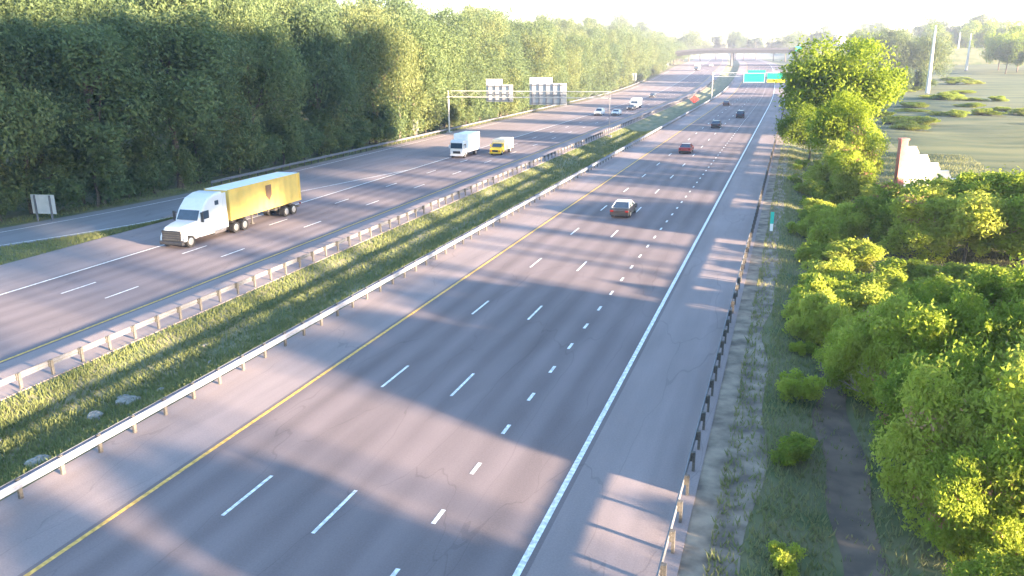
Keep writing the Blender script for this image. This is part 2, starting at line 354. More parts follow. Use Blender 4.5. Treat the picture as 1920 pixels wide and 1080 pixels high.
# ------------------------------------------------------------------ foliage
def crown_mesh(name, rx, ry, rz, zc, lobes, n, leaf, m, seed, droop=0.0, extra=None, fold=True, shell=0.35):
    """n leaf-sized faces spread through the volume of several uneven lobes"""
    r = np.random.default_rng(seed)
    lc = []; lr = []
    for k in range(lobes):
        while True:
            d = r.normal(size=3); d /= np.linalg.norm(d)
            if d[2] > (-0.97 if zc-rz < 1 else -0.55): break
        t = r.uniform(0.4, 0.95)
        s = r.uniform(0.18, 0.42)
        lc.append([d[0]*rx*t, d[1]*ry*t, zc+d[2]*rz*t]); lr.append([s*rx*r.uniform(.75, 1.15), s*ry*r.uniform(.75, 1.15), s*(0.5*rx+0.5*rz)*r.uniform(.75, 1.1)])
    lc.append([0, 0, zc]); lr.append([rx*0.5, ry*0.5, rz*0.6])
    lc = np.array(lc); lr = np.array(lr)
    w = (lr[:, 0]*lr[:, 1]); w = w/w.sum(); idx = r.choice(len(lc), n, p=w)
    d = r.normal(size=(n, 3)); d /= np.linalg.norm(d, axis=1)[:, None]
    flip = (d[:, 2] < -0.2) & (r.random(n) < 0.55); d[flip, 2] *= -1
    # ragged: twigs carry the leaves in short sprays
    spr = r.integers(0, max(8, n//14), n)
    sd = r.normal(size=(max(8, n//14), 3)); 
    d = d*0.55+0.62*(sd[spr]/np.linalg.norm(sd[spr], axis=1)[:, None]); d /= np.linalg.norm(d, axis=1)[:, None]
    rad = 1.0-shell*r.random(n)**1.6+0.24*np.abs(r.normal(size=n))*(r.random(n) < 0.42)
    c = lc[idx]+d*lr[idx]*rad[:, None]
    # upright leafy shoots break the outline
    ns = max(10, int(rx*9)); sh = r.random(n) < 0.13; si = r.integers(0, ns, n); sl_ = r.integers(0, len(lc), ns)
    sdv = r.normal(size=(ns, 3))*[1, 1, 0.5]; sdv[:, 2] = np.abs(sdv[:, 2])+0.25; sdv /= np.linalg.norm(sdv, axis=1)[:, None]
    t_ = r.uniform(0.6, 1.55, n); c2 = lc[sl_[si]]+sdv[si]*lr[sl_[si]]*t_[:, None]+r.normal(size=(n, 3))*leaf*1.1*(1.7-t_)[:, None]
    c[sh] = c2[sh]
    c[:, 2] = np.maximum(c[:, 2], 0.05)
    nor = d*0.6+r.normal(size=(n, 3))*0.6; nor[:, 2] += 0.3; nor /= np.linalg.norm(nor, axis=1)[:, None]
    u = np.cross(nor, r.normal(size=(n, 3))); u /= np.linalg.norm(u, axis=1)[:, None]; v = np.cross(nor, u)
    s = leaf*r.uniform(0.55, 1.35, n)[:, None]
    a = c-u*s; e = c+u*s
    bq = c+v*s*0.42-nor*s*0.18; dq = c-v*s*0.42-nor*s*0.18
    vv = np.empty((n, 4, 3)); vv[:, 0] = a; vv[:, 1] = bq; vv[:, 2] = e; vv[:, 3] = dq
    me = bpy.data.meshes.new(name); me.vertices.add(n*4); me.vertices.foreach_set('co', vv.reshape(-1))
    me.loops.add(n*4); me.loops.foreach_set('vertex_index', np.arange(n*4, dtype=np.int32))
    me.polygons.add(n); me.polygons.foreach_set('loop_start', np.arange(0, n*4, 4, dtype=np.int32))
    me.materials.append(m)
    if extra:
        me.materials.append(extra[0]); mi = np.zeros(n, dtype=np.int32)
        hot = r.choice(len(lc), max(1, len(lc)//4), replace=False)
        sel = np.isin(idx, hot) & (d[:, 2] > 0.55) & (r.random(n) < extra[1]); mi[sel] = 1
        me.polygons.foreach_set('material_index', mi)
    me.update(calc_edges=True); me.validate()
    return me, lc, lr

def trunk_mesh(name, h, r0, lc, m, seed):
    r = random.Random(seed); b = MB()
    pts = [Vector((0, 0, -0.3))]; 
    for k in range(1, 5): pts.append(Vector((r.uniform(-.03, .03)*h, r.uniform(-.03, .03)*h, h*k/4)))
    for k in range(4): b.tube(pts[k], pts[k+1], r0*(1-k*0.2), r0*(1-(k+1)*0.2), 7, cap=False)
    for c in lc[:10]:
        t = r.uniform(0.35, 0.9); k = min(3, int(t*4)); p = pts[k].lerp(pts[k+1], t*4-k); q = Vector(c); mid = p.lerp(q, 0.5)+Vector((0, 0, h*0.03))
        b.tube(p, mid, r0*0.38, r0*0.24, 5, cap=False); b.tube(mid, q, r0*0.24, r0*0.07, 5, cap=False)
    me_o = b.build(name, m); me = me_o.data; bpy.data.objects.remove(me_o); return me

class Proto:
    def __init__(s, kind, h, rx, base, lobes, n, leaf, m, seed, extra=None, trunk=True, rz=None):
        rz = rz or (h-base)/2; zc = h-rz
        s.h = h; s.rx = rx
        s.crown, lc, lr = crown_mesh('crown', rx/1.15, rx/1.15, rz/1.05, zc, lobes, n, leaf, m, seed, extra=extra)
        s.trunk = trunk_mesh('trunk', h*0.7, 0.016*h+0.04, lc, M['bark'], seed) if trunk else None
        s.kind = kind
    def put(s, x, y, h, label, cat, group=None, w=None, rz=None, z=None, loc=None):
        sc = h/s.h; sw = (w/s.rx) if w else sc
        g = G(x, y) if loc is None else loc
        root = empty(s.kind, g, rz if rz is not None else random.uniform(0, 6.28)); root.scale = (sw, sw, sc)
        tag(root, label, cat, group)
        o = bpy.data.objects.new('crown', s.crown); C.objects.link(o); o.parent = root
        if s.trunk: t = bpy.data.objects.new('trunk', s.trunk); C.objects.link(t); t.parent = root
        return root

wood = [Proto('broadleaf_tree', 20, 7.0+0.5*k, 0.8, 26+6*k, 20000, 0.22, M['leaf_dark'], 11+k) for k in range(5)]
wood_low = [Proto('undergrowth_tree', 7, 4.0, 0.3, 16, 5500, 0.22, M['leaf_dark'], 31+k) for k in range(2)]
tall = [Proto('unseen_shade_tree', 30, 7.5, 10.6, 44, 13000, 0.6, M['leaf_dark'], 41+k) for k in range(2)]  # unseen shade casters, crown raised so low sun passes beneath
road_tree = [Proto('roadside_tree', 16, 8.0, 0.8, 36, 26000, 0.27, M['leaf_bright'], 51+k) for k in range(2)]
bush = [Proto('leafy_shrub', 5.5, 3.4, 0.2, 22, 17000, 0.15, M['leaf_bush'], 61+k, extra=(M['flower'], 0.35) if k != 1 else None) for k in range(4)]
near_bush = [Proto('leafy_shrub', 6.5, 4.2, 0.2, 38, 40000, 0.14, M['leaf_bush'], 71+k, extra=(M['flower'], 0.3) if k == 0 else None) for k in range(2)]
squat_bush = [Proto('leafy_shrub', 2.2, 2.2, 0.0, 22, 11000, 0.12, M['leaf_bush'], 91+k, trunk=False) for k in range(3)]
low_bush = [Proto('low_shrub', 1.6, 1.5, 0.0, 12, 3500, 0.10, M['leaf_bush'], 81+k, trunk=False) for k in range(3)]

# the wood beyond the far carriageway
def vis(x, y): return x < 0 and True
rows = [(-65.5, 57, 6.5, 15, 19), (-73, 62, 9, 18, 23), (-84, 76, 13, 18, 24), (-98, 100, 17, 18, 24), (-116, 130, 24, 18, 24)]
for ri, (x0, ys, st, h0, h1) in enumerate(rows):
    y = ys
    while y < 760:
        hh = random.uniform(h0, h1)*(1.32 if y < 170 else 1.16 if y < 320 else 1.05 if y < 480 else 0.9)
        lab = ['broadleaf tree in the front row of the wood by the far guardrail', 'tall broadleaf tree inside the dense wood beyond the far carriageway', 'tall broadleaf tree on the wooded slope behind the front trees', 'broadleaf tree high on the wooded slope left of the highway', 'broadleaf tree on the crest of the wooded slope left of the highway'][ri]
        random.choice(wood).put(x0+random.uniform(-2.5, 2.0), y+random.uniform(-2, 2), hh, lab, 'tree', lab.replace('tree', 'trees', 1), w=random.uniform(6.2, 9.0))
        y += st*random.uniform(0.8, 1.25)*(1+max(0, y-200)/350)
y = 56
while y < 520:
    random.choice(wood_low).put(-63.2+random.uniform(-1.0, 0.6)-(max(0, 80-y)**1.55*0.024), y, random.uniform(4, 8), 'low dark undergrowth tree at the edge of the left wood', 'tree', 'undergrowth trees at the edge of the left wood')
    if random.random() < 0.8: random.choice(wood_low).put(-65.5-(max(0, 80-y)**1.55*0.024), y+1, random.uniform(6, 10), 'taller shrub behind the edge of the left wood', 'tree', 'taller shrubs behind the edge of the left wood', w=4.2)
    y += random.uniform(2.6, 4.6)*(1+y/300)

# unseen tall trees added to shade the wood opposite, stems bare to pass sunlight
for k in range(26):
    for xx in (54, 66):
        yy = -45+k*7.4+random.uniform(-1.5, 1.5)+(3.5 if xx > 60 else 0)
        if 96 < yy < 152 or yy > 172: continue
        random.choice(tall).put(xx+random.uniform(-2, 3), yy, random.uniform(37, 41)*(1.06 if xx > 60 else 1), 'unseen tall bare-stemmed tree added far right to shade the wood opposite', 'tree', 'unseen tall trees added far right to shade the wood opposite', w=random.uniform(7.5, 9))

for k in range(17):  # row added out of view to cast shade over the field
    yy = 158+k*8.0; xx = 64+0.235*(yy-195)+random.uniform(-2, 4)
    random.choice(wood).put(xx, yy, random.uniform(17, 21), 'unseen tree added to shade the field from its right border', 'tree', 'unseen trees added to shade the field from its right border', w=7)
for x, y, h, w in [(39, 65, 9, 4), (40, 88, 8, 3.4), (40, 100, 9, 4.4), (41, 107, 9.5, 4.4), (42, 114, 9.5, 4.4), (43, 121, 9, 4.4), (45, 129, 9, 4.4), (47, 137, 9, 4.4)]:  # added out of view to block the sun and shade stretches of road
    random.choice(wood).put(x, y, h, 'unseen short tree added right of the scrub to shade the road', 'tree', 'unseen short trees added right of the scrub to shade the road', w=w)
# roadside trees and shrubs on the right
road_tree[0].put(14.6, 140, 17.8, 'large bright green tree overhanging the right shoulder, tallest of the roadside trees', 'tree', w=9.4, rz=0.4)
road_tree[1].put(9.6, 130, 8.0, 'low green tree under the left side of the tallest roadside tree', 'tree', w=4.6, rz=1.0)
road_tree[1].put(13.4, 112, 10.4, 'smaller bright green tree in front of the tall roadside tree', 'tree', w=5.3, rz=2.0)
for x, y, h, w in [(13, 172, 13, 7), (15, 200, 14, 7), (14, 235, 13.5, 7), (16, 275, 14, 7), (15, 320, 13, 7), (17, 365, 13, 7), (17, 415, 13, 7.5)]:
    random.choice(road_tree).put(x, y, h, 'green tree in the row behind the tall roadside tree', 'tree', 'row of trees behind the tall roadside tree', w=w)
for x, y, h, w in [(13.5, 96, 6.0, 2.8), (14.6, 100, 7.0, 2.6), (13.6, 106, 6.5, 3.0), (16.6, 90.5, 3.2, 2.2), (20.5, 90, 2.6, 2.6), (25, 91, 2.8, 3.0), (30, 95, 4.0, 4)]:
    random.choice(bush).put(x, y, h, 'leafy shrub crowding the foot of the white stepped wall', 'shrub', 'shrubs at the foot of the white wall', w=w*1.1)
for x, y, h, w in [(15.4, 75.5, 5.0, 3.0), (18.6, 76, 6.2, 3.4), (22.4, 76, 6.6, 3.8), (26.6, 76, 6.2, 3.8), (16.8, 70.5, 4.6, 3.0), (20.6, 70.5, 5.6, 3.4), (24.6, 70.5, 5.8, 3.8), (29.5, 72, 6.0, 3.8)]:
    random.choice(bush).put(x, y, h, 'tall leafy shrub of the rounded thicket just below the white stepped wall', 'shrub', 'tall shrubs of the rounded thicket below the white wall', w=w*1.1)
for x, y, h, w in [(10.2, 88, 1.5, 1.8), (13.5, 83, 1.8, 2.2), (10.4, 79, 2.2, 1.9), (12.6, 76, 2.6, 2.2), (10.8, 72, 2.2, 2.0), (9.6, 67, 1.4, 1.7), (12.2, 66, 1.8, 2.3), (15.6, 62, 1.5, 2.6), (10.4, 61, 1.7, 2.0), (13.4, 58, 1.6, 2.3), (17.5, 56, 1.7, 2.7), (10.2, 55, 1.9, 1.9), (9.2, 51, 2.2, 1.7), (12.4, 52, 1.9, 2.2), (15.4, 50, 1.9, 2.5), (9.4, 47.5, 2.4, 1.6), (20, 61, 1.8, 2.8), (24, 57, 2.0, 3), (11.3, 95, 2.0, 2.0), (9.8, 101, 1.6, 1.8), (11, 108, 2.4, 2.2)]:
    random.choice(squat_bush).put(x, y, h*1.15, 'low bright shrub in the open strip between path and thicket', 'shrub', 'low bright shrubs in the strip between path and thicket', w=w*1.1)
for x, y, h, w in [(10.6, 41.2, 2.9, 1.8), (26.5, 38, 7, 3.6), (11.6, 43.0, 3.8, 1.9), (14.2, 43.4, 5.4, 2.6), (17.6, 43.2, 6.2, 3.0), (21.5, 41.0, 6.2, 3.2), (25.6, 40.5, 6.4, 3.3), (11.9, 39.6, 4.9, 2.4), (15.0, 38.8, 5.9, 3.0), (18.8, 38.6, 6.5, 3.3), (22.8, 38.6, 6.6, 3.5)]:
    random.choice(near_bush).put(x, y, h, 'dense shrub at the far end of the nearer thicket, some with pinkish tips', 'shrub', 'dense shrubs at the far end of the nearer thicket', w=w)
for x, y, h, w in [(13.2, 33.0, 5.2, 2.4), (16.2, 32.2, 6.2, 3.0), (20.0, 31.5, 6.8, 3.4), (13.0, 29.0, 5.4, 2.5), (15.9, 28.0, 6.2, 3.1), (19.4, 27.5, 6.8, 3.4), (13.6, 26.6, 4.4, 1.9), (14.4, 23.6, 2.3, 2.1), (16.8, 22.5, 2.4, 2.3), (13.4, 21.2, 2.0, 1.8), (15, 15, 6, 3.2), (19, 13, 7, 3.6), (15, 9, 6, 3), (20, 7, 7, 4), (23.5, 28, 7, 3.6), (24, 33, 7, 3.4)]:
    random.choice(near_bush).put(x, y, h, 'dense bright shrub nearest the camera at the lower right', 'shrub', 'dense shrubs nearest the camera at lower right', w=w)
for k in range(46):
    y = random.uniform(24, 130); x = random.uniform(7.8, 12.5)
    if y < 48 and 8.9 < x < 11.4: x = random.choice([8.2, 11.9])+random.uniform(-.3, .3)
    random.choice(low_bush).put(x, y, random.uniform(0.5, 1.5), 'low weedy shrub in the grass beside the gravel verge', 'shrub', 'low weedy shrubs beside the gravel verge')

# trees across the field and on the horizon
for k in range(16):
    wood[k % 4].put(35+k*1.5+random.uniform(-2, 2), 385+random.uniform(-20, 50), random.uniform(19, 25), 'dark tree in the shaded clump left of the tallest steel pole', 'tree', 'shaded trees left of the tallest steel pole', w=8)
for k in range(64):
    y = random.uniform(190, 440); x = random.uniform(26, 40+y*0.12)
    h = random.uniform(0.7, 1.9); random.choice(squat_bush).put(x, y, h, 'low shrub scattered in the shaded field beyond the wall', 'shrub', 'low shrubs scattered in the shaded field', w=random.uniform(2.5, 5.5))
for k in range(16):
    wood_low[k % 2].put(30+k*1.7+random.uniform(-1, 1), 366+random.uniform(-6, 6), random.uniform(6, 9), 'undergrowth below the shaded trees left of the tallest steel pole', 'tree', 'undergrowth below the shaded trees', w=5)
for k in range(46):
    x = -150+k*9.5+random.uniform(-6, 6); y = random.uniform(720, 860)
    wood[k % 4].put(x, y, random.uniform(20, 30), 'distant hazy tree on the skyline beyond the overpass', 'tree', 'distant trees on the skyline beyond the overpass', w=random.uniform(8, 12))
for k in range(26):
    x = 88+k*4.0+random.uniform(-5, 5); y = 620+random.uniform(0, 120)
    road_tree[k % 2].put(x+(y-470)*0.12, y, random.uniform(14, 24), 'yellow-green tree at the far edge of the field', 'tree', 'yellow-green trees at the far edge of the field', w=random.uniform(7, 10))

for x, y, h in [(108, 470, 17), (116, 482, 20), (124, 466, 18), (112, 500, 19), (122, 505, 22), (132, 490, 20), (70, 450, 14), (76, 520, 16)]:
    road_tree[int(x) % 2].put(x, y, h, 'sunlit tree at the right end of the field beyond the steel poles', 'tree', 'sunlit trees at the right end of the field', w=h*0.48)

# dead twigs by the path
b = MB(); rr = random.Random(5)
def twig(p, d, L, r, depth):
    q = p+d*L; b.tube(p, q, r, r*0.6, 5, cap=False)
    if depth:
        for _ in range(3):
            nd = (d+Vector((rr.uniform(-.6, .6), rr.uniform(-.6, .6), rr.uniform(-.2, .5)))).normalized()
            twig(p.lerp(q, rr.uniform(.5, 1)), nd, L*0.62, r*0.6, depth-1)
for _ in range(5): twig(Vector((0, 0, 0)), Vector((rr.uniform(-1.0, -.3), rr.uniform(-.4, .4), rr.uniform(.5, 1))).normalized(), 1.5, 0.035, 3)
o = b.build('dead_shrub', M['deadwood']); o.location = G(12.6, 39); tag(o, 'bare pinkish dead branches reaching over the dirt path', 'dead shrub')

# grass blades on the verges and the median (uncountable)
def grass_mesh(name, pts, hmin, hmax, m):
    n = len(pts); r = np.random.default_rng(3); p = np.array(pts)
    a = r.uniform(0, 6.28, n); h = r.uniform(hmin, hmax, n); wd = h*0.16
    u = np.stack([np.cos(a), np.sin(a), np.zeros(n)], 1)*wd[:, None]
    lean = np.stack([r.normal(size=n)*0.35, r.normal(size=n)*0.35, np.ones(n)], 1)*h[:, None]
    vv = np.empty((n, 3, 3)); vv[:, 0] = p-u; vv[:, 1] = p+u; vv[:, 2] = p+lean
    me = bpy.data.meshes.new(name); me.vertices.add(n*3); me.vertices.foreach_set('co', vv.reshape(-1))
    me.loops.add(n*3); me.loops.foreach_set('vertex_index', np.arange(n*3, dtype=np.int32))
    me.polygons.add(n); me.polygons.foreach_set('loop_start', np.arange(0, n*3, 3, dtype=np.int32))
    me.materials.append(m); me.update(calc_edges=True)
    o = bpy.data.objects.new(name, me); C.objects.link(o); return o
pts = []
for _ in range(85000):
    y = 18+160*random.random()**1.8; x = -27.3+7.7*random.random()
    if math.sin(x*1.7+y*0.33)+math.sin(y*0.21-x*0.9) > -0.7 or random.random() < 0.6: pts.append(G(x, y))
tag(grass_mesh('median_grass', pts, 0.10, 0.32, M['blade']), 'short green and dry grass covering the median between the guardrails', 'grass', kind='stuff')
pts = []
for _ in range(85000):
    y = 16+130*random.random()**1.5; x = 5.6+(28)*random.random()**1.6
    if x < 6.8 and random.random() < 0.6: continue
    if y < 47 and 9.5 < x < 10.8 and random.random() < 0.85: continue
    pts.append(G(x, y))
tag(grass_mesh('verge_grass', pts, 0.10, 0.34, M['blade']), 'rough grass and weeds on the verge right of the gravel strip', 'grass', kind='stuff')
pts = []
for _ in range(14000):
    y = 20+46*random.random(); a, c = ramp_in(y)+0.1, -51.1
    if c > a: pts.append(P(random.uniform(a, c), y, -0.05))
for _ in range(14000):
    y = 50+170*random.random(); pts.append(G(-62.6+random.uniform(-1.5, 1.4)-(max(0, 82-y)**1.55*0.024), y))
tag(grass_mesh('gore_grass', pts, 0.1, 0.3, M['blade']), 'green grass on the wedge between exit ramp and carriageway', 'grass', kind='stuff')

# pale stones in the median ditch
def rock_mesh(seed):
    import bmesh
    r = random.Random(seed); bm = bmesh.new(); bmesh.ops.create_icosphere(bm, subdivisions=2, radius=1)
    for v in bm.verts: v.co *= 1+r.uniform(-.18, .18); v.co.z *= 0.5
    me = bpy.data.meshes.new('rock'); bm.to_mesh(me); bm.free(); me.materials.append(M['rock']); return me
rms = [rock_mesh(k) for k in range(3)]
for k in range(9):
    o = bpy.data.objects.new('rock', random.choice(rms)); C.objects.link(o)
    y = random.choice([24, 25.5, 27, 30, 34, 36])+random.uniform(-1.6, 1.6); x = random.uniform(-25.5, -21.0); s = random.uniform(0.15, 0.55)
    o.location = G(x, y, s*0.1); o.scale = (s, s*random.uniform(.7, 1.3), s); o.rotation_euler = (0, 0, random.uniform(0, 6))
    tag(o, 'pale grey stone lying in the grass of the median ditch', 'rock', 'pale stones in the median ditch')

# ------------------------------------------------------------------ signs, gantries, poles
def text(body, size, m, parent, loc, rot, name='lettering', ext=0.01):
    cu = bpy.data.curves.new(name, 'FONT'); cu.body = body; cu.size = size; cu.extrude = ext; cu.align_x = 'CENTER'; cu.align_y = 'CENTER'
    t = bpy.data.objects.new(name, cu); C.objects.link(t)
    dg = bpy.context.evaluated_depsgraph_get(); me = bpy.data.meshes.new_from_object(t.evaluated_get(dg)); bpy.data.objects.remove(t)
    me.materials.clear(); me.materials.append(m)
    o = bpy.data.objects.new(name, me); C.objects.link(o); o.parent = parent; o.location = loc; o.rotation_euler = rot
    return o
def truss(b, x0, x1, y, z0, z1, n):
    for yy in (y-0.6, y+0.6):
        for z in (z0, z1): b.tube((x0, yy, z), (x1, yy, z), 0.055, n=6)
        for k in range(n):
            xa = x0+(x1-x0)*k/n; xb = x0+(x1-x0)*(k+1)/n
            b.tube((xa, yy, z0 if k % 2 else z1), (xb, yy, z1 if k % 2 else z0), 0.02, n=4)
g = empty('sign_gantry', (-60.3, 159.5, 0)); tag(g, 'pale steel sign gantry spanning the far carriageway, seen from behind its two signs', 'sign gantry')
b = MB()
for xx in (0.0, 33.6):
    b = MB(); rr_ = 0.20 if xx == 0 else 0.07
    b.tube((xx, 0, -0.6), (xx, 0, 8.4), rr_, rr_*0.85, 12); b.box(xx-0.5, xx+0.5, -0.5, 0.5, -0.6, 0.12); b.box(xx-0.1, xx+0.1, -0.7, 0.7, 7.05, 7.2)
    b.build('gantry_leg', M['pole'] if xx == 0 else M['steel'], g)
b = MB(); truss(b, 0, 33.6, 0, 7.15, 8.35, 22); b.build('truss', M['pole'], g)
for (xa, xb, tb, z0, z1, zt) in ((8.0, 13.7, 11.5, 6.2, 9.6, 10.7), (17.2, 24.8, 21.9, 5.7, 9.9, 11.0)):
    b = MB(); b.box(xa, xb, 0.85, 0.92, z0, z1); b.box(xa, tb, 0.85, 0.92, z1+0.01, zt)
    p = b.build('sign_panel', M['signback'], g)
    b = MB()
    k = xa+0.5
    while k < xb: b.box(k, k+0.12, 0.66, 0.845, z0+0.1, z1-0.1); k += 1.45
    for z in (z0+0.3, (z0+z1)/2-0.2, z1-0.4): b.box(xa+0.08, xb-0.08, 0.60, 0.655, z, z+0.1)
    b.build('panel_brace', M['steel'], p)

g = empty('sign_gantry', P(-17.0, 300)); tag(g, 'distant sign gantry over the near carriageway with green and yellow panels', 'sign gantry')
b = MB()
for xx in (-3.2, 26.5):
    b = MB(); b.tube((xx, 0, -0.6), (xx, 0, 8.8), 0.2, 0.17, 12); b.box(xx-0.1, xx+0.1, -0.7, 0.7, 7.15, 7.3); b.build('gantry_leg', M['pole'], g)
b = MB(); truss(b, -3.2, 26.5, 0, 7.3, 8.6, 18); b.build('truss', M['pole'], g)
px = 5.1
b = MB(); b.box(2.0+5.1, 9.1+5.1, -0.92, -0.85, 5.3, 8.6); b.box(3.4+5.1, 9.1+5.1, -0.92, -0.85, 8.61, 9.4)
p = b.build('sign_panel', M['signgreen'], g); p['label'] = 'green exit panel on the left of the gantry'
b = MB()
b.box(7.3, 14.0, -0.945, -0.925, 5.42, 5.5); b.box(7.3, 14.0, -0.945, -0.925, 8.4, 8.48); b.box(7.22, 7.3, -0.945, -0.925, 5.42, 8.48); b.box(14.0, 14.08, -0.945, -0.925, 5.42, 8.48)
b.build('border', M['signwhite'], p)
b = MB(); b.box(14.9, 20.8, -0.92, -0.85, 6.5, 8.4); p = b.build('sign_panel', M['signgreen'], g); p['label'] = 'green panel above the yellow strip'
b = MB(); b.box(14.9, 20.8, -0.92, -0.85, 5.4, 6.45); p = b.build('exit_panel', M['signyellow'], g)

def post_sign(name, loc, w, h, zb, rot, face, back, label, cat, posts=2, pr=0.045, group=None):
    g = empty(name, loc, rot); tag(g, label, cat, group)
    b = MB(); b.box(-w/2, w/2, -0.02, 0.02, zb, zb+h); p = b.build('sign_panel', [back, face], g)
    # front (-y) face
    for pl in p.data.polygons:
        if pl.normal.y < -0.9: pl.material_index = 1
    for k in range(posts):
        x = 0 if posts == 1 else (-0.32+0.64*k)*w
        b = MB(); b.box(x-pr, x+pr, 0.022, 0.022+2*pr, -0.2, zb+h-0.05); b.build('post', M['steel'], g)
    return g
post_sign('road_sign', (-62.6, 61.5, 0), 2.6, 1.9, 0.7, math.pi+0.15, M['signgreen'], M['signback'], 'pale back of the large low sign at the exit ramp edge, far left', 'road sign', 2, 0.07)
post_sign('road_sign', (-62.4, 147, 0), 1.9, 2.0, 1.4, math.pi, M['signgreen'], M['signback'], 'small grey sign back standing before the wood, left of the gantry post', 'road sign', 2, 0.06)
post_sign('road_sign', P(-62.3, 385), 3.4, 3.2, 2.0, math.pi, M['signgreen'], M['signback'], 'pale roadside sign beneath the bright yellow tree at the far wood edge', 'road sign', 2, 0.08)
g = empty('mile_marker', (6.0, 74.5, -0.05)); tag(g, 'narrow teal mile marker on the gravel verge beside the right guardrail', 'marker post')
b = MB(); b.box(-0.15, 0.15, -0.02, 0.02, 1.1, 2.15); p = b.build('marker_plate', M['teal'], g)
b = MB(); b.box(-0.13, 0.13, -0.015, 0.015, 0.45, 1.09); b.build('reflector_plate', M['signwhite'], g)
b = MB(); b.box(-0.04, 0.04, 0.022, 0.08, -0.2, 2.0); b.build('post', M['steel'], g)
g = empty('warning_sign', G(-23.3, 274)); tag(g, 'bright red sign standing in the grassy median', 'warning sign')
b = MB(); b.add([(0, 0, 0.5), (1.45, 0, 1.75), (0, 0, 3.1), (-1.45, 0, 1.75), (0, 0.06, 0.5), (1.45, 0.06, 1.75), (0, 0.06, 3.1), (-1.45, 0.06, 1.75)], [(0, 1, 2, 3), (7, 6, 5, 4), (0, 4, 5, 1), (1, 5, 6, 2), (2, 6, 7, 3), (3, 7, 4, 0)]); b.build('sign_panel', M['signred'], g)
b = MB(); b.tube((0, 0.12, 1.8), (-0.7, 0.5, -0.1), 0.04); b.tube((0, 0.12, 1.8), (0.7, 0.5, -0.1), 0.04); b.tube((0, 0.12, 1.8), (0, -0.6, -0.1), 0.04); b.build('stand', M['steel'], g)

def monopole(x, y, h, r, label):
    g = empty('steel_pole', G(x, y)); tag(g, label, 'utility pole')
    b = MB(); n = 6
    for k in range(n):
        b.tube((0, 0, -0.3+h*k/n), (0, 0, -0.3+h*(k+1)/n), r*(1-0.62*k/n), r*(1-0.62*(k+1)/n), 12, cap=(k == n-1))
    b.build('shaft', M['pole'], g)
    b = MB(); b.tube((0, 0, -0.2), (0, 0, 0.25), r*1.35, r*1.35, 14); b.build('base_flange', M['concrete'], g)
monopole(54.5, 347, 24.5, 0.8, 'tallest pale steel pole standing in the field beyond the bushes')
monopole(98, 600, 15, 0.7, 'pale steel pole just left behind the tallest pole')
monopole(113, 600, 18, 0.7, 'middle steel pole between the tallest pole and the rightmost one')
monopole(97, 500, 19, 0.7, 'rightmost pale steel pole before the yellow-green trees')

# ------------------------------------------------------------------ white stepped wall
g = empty('stepped_wall', (18.5, 100, -0.4), R(24)); tag(g, 'white stepped wall stepping down behind the thicket, with a pink end pier', 'wall')
for k in range(6):
    x = 0.85+k*1.38; zt = 5.7-0.92*k
    b = MB(); b.add([(x, 0, 0), (x+1.376, 0, 0), (x+1.376, 0, zt-0.55), (x+1.0, 0, zt), (x, 0, zt), (x, .3, 0), (x+1.376, .3, 0), (x+1.376, .3, zt-0.55), (x+1.0, .3, zt), (x, .3, zt)],
        [(0, 1, 2, 3, 4), (9, 8, 7, 6, 5), (0, 5, 6, 1), (1, 6, 7, 2), (2, 7, 8, 3), (3, 8, 9, 4), (4, 9, 5, 0)]); p = b.build('wall_panel', M['whitewall'], g)
    b = MB(); b.box(x-0.04, x+1.02, -0.05, 0.35, zt+0.002, zt+0.10); b.build('coping', M['whitewall'], p)
b = MB(); b.box(0, 0.8, -0.1, 0.55, 0, 6.5); b.box(-0.08, 0.88, -0.18, 0.63, 6.502, 6.7); b.build('pier', M['brickpink'], g)

# ------------------------------------------------------------------ overpass
YB = 575; zb = rise(YB); cx = curve(YB)
g = empty('overpass', (cx, YB, zb)); tag(g, 'long concrete highway overpass crossing the road in the distance', 'bridge')
def deck_z(x): return 9.9-3.6*sm(-38, -95, x) if False else 9.9-3.8*sm(38, 90, -x)
def band(x0, x1, y0, y1, za, zb_, m, name, n=24):
    b = MB(); rings = []
    for k in range(n+1):
        x = x0+(x1-x0)*k/n; z = deck_z(x)
        rings.append([(x, y0, z+za), (x, y1, z+za), (x, y1, z+zb_), (x, y0, z+zb_)])
    return b.loft(rings).build(name, m, g)
band(-110, 90, -7, 7, -0.3, 0.0, M['concrete'], 'deck')
band(-110, 90, -7.0, -6.7, 0.002, 1.15, M['concrete'], 'parapet'); band(-110, 90, 6.7, 7.0, 0.002, 1.15, M['concrete'], 'parapet')
for yy in (-6, -3, 0, 3, 6): band(-66, 14, yy-0.25, yy+0.25, -2.2, -0.302, M['concrete_dark'], 'girder')
for xx in (-24.5,):
    b = MB(); z = deck_z(xx)
    for yy in (-5.4, -1.8, 1.8, 5.4): b.tube((xx, yy, -0.5), (xx, yy, z-3.1), 0.6, 0.6, 12)
    b.box(xx-0.7, xx+0.7, -6.6, 6.6, z-3.1, z-2.21); b.build('pier', M['concrete'], g)
for xx, s in ((-66, -1), (14, 1)):
    b = MB(); z = deck_z(xx); b.box(min(xx, xx+s*2), max(xx, xx+s*2), -7.2, 7.2, -1, z-0.31); b.build('abutment', M['concrete'], g)
b = MB()
for k in range(66):
    x = -109+k*3; z = deck_z(x); b.tube((x, -6.85, z+1.15), (x, -6.85, z+2.9), 0.05, n=5)
for zz in (1.7, 2.3, 2.9):
    for k in range(65): b.tube((-109+k*3, -6.85, deck_z(-109+k*3)+zz), (-106+k*3, -6.85, deck_z(-106+k*3)+zz), 0.05, n=4, cap=False)
b.build('railing', M['steel'], g)
b = MB()   # approach embankments
for x0, x1 in ((-190, -68), (16, 180)):
    pass
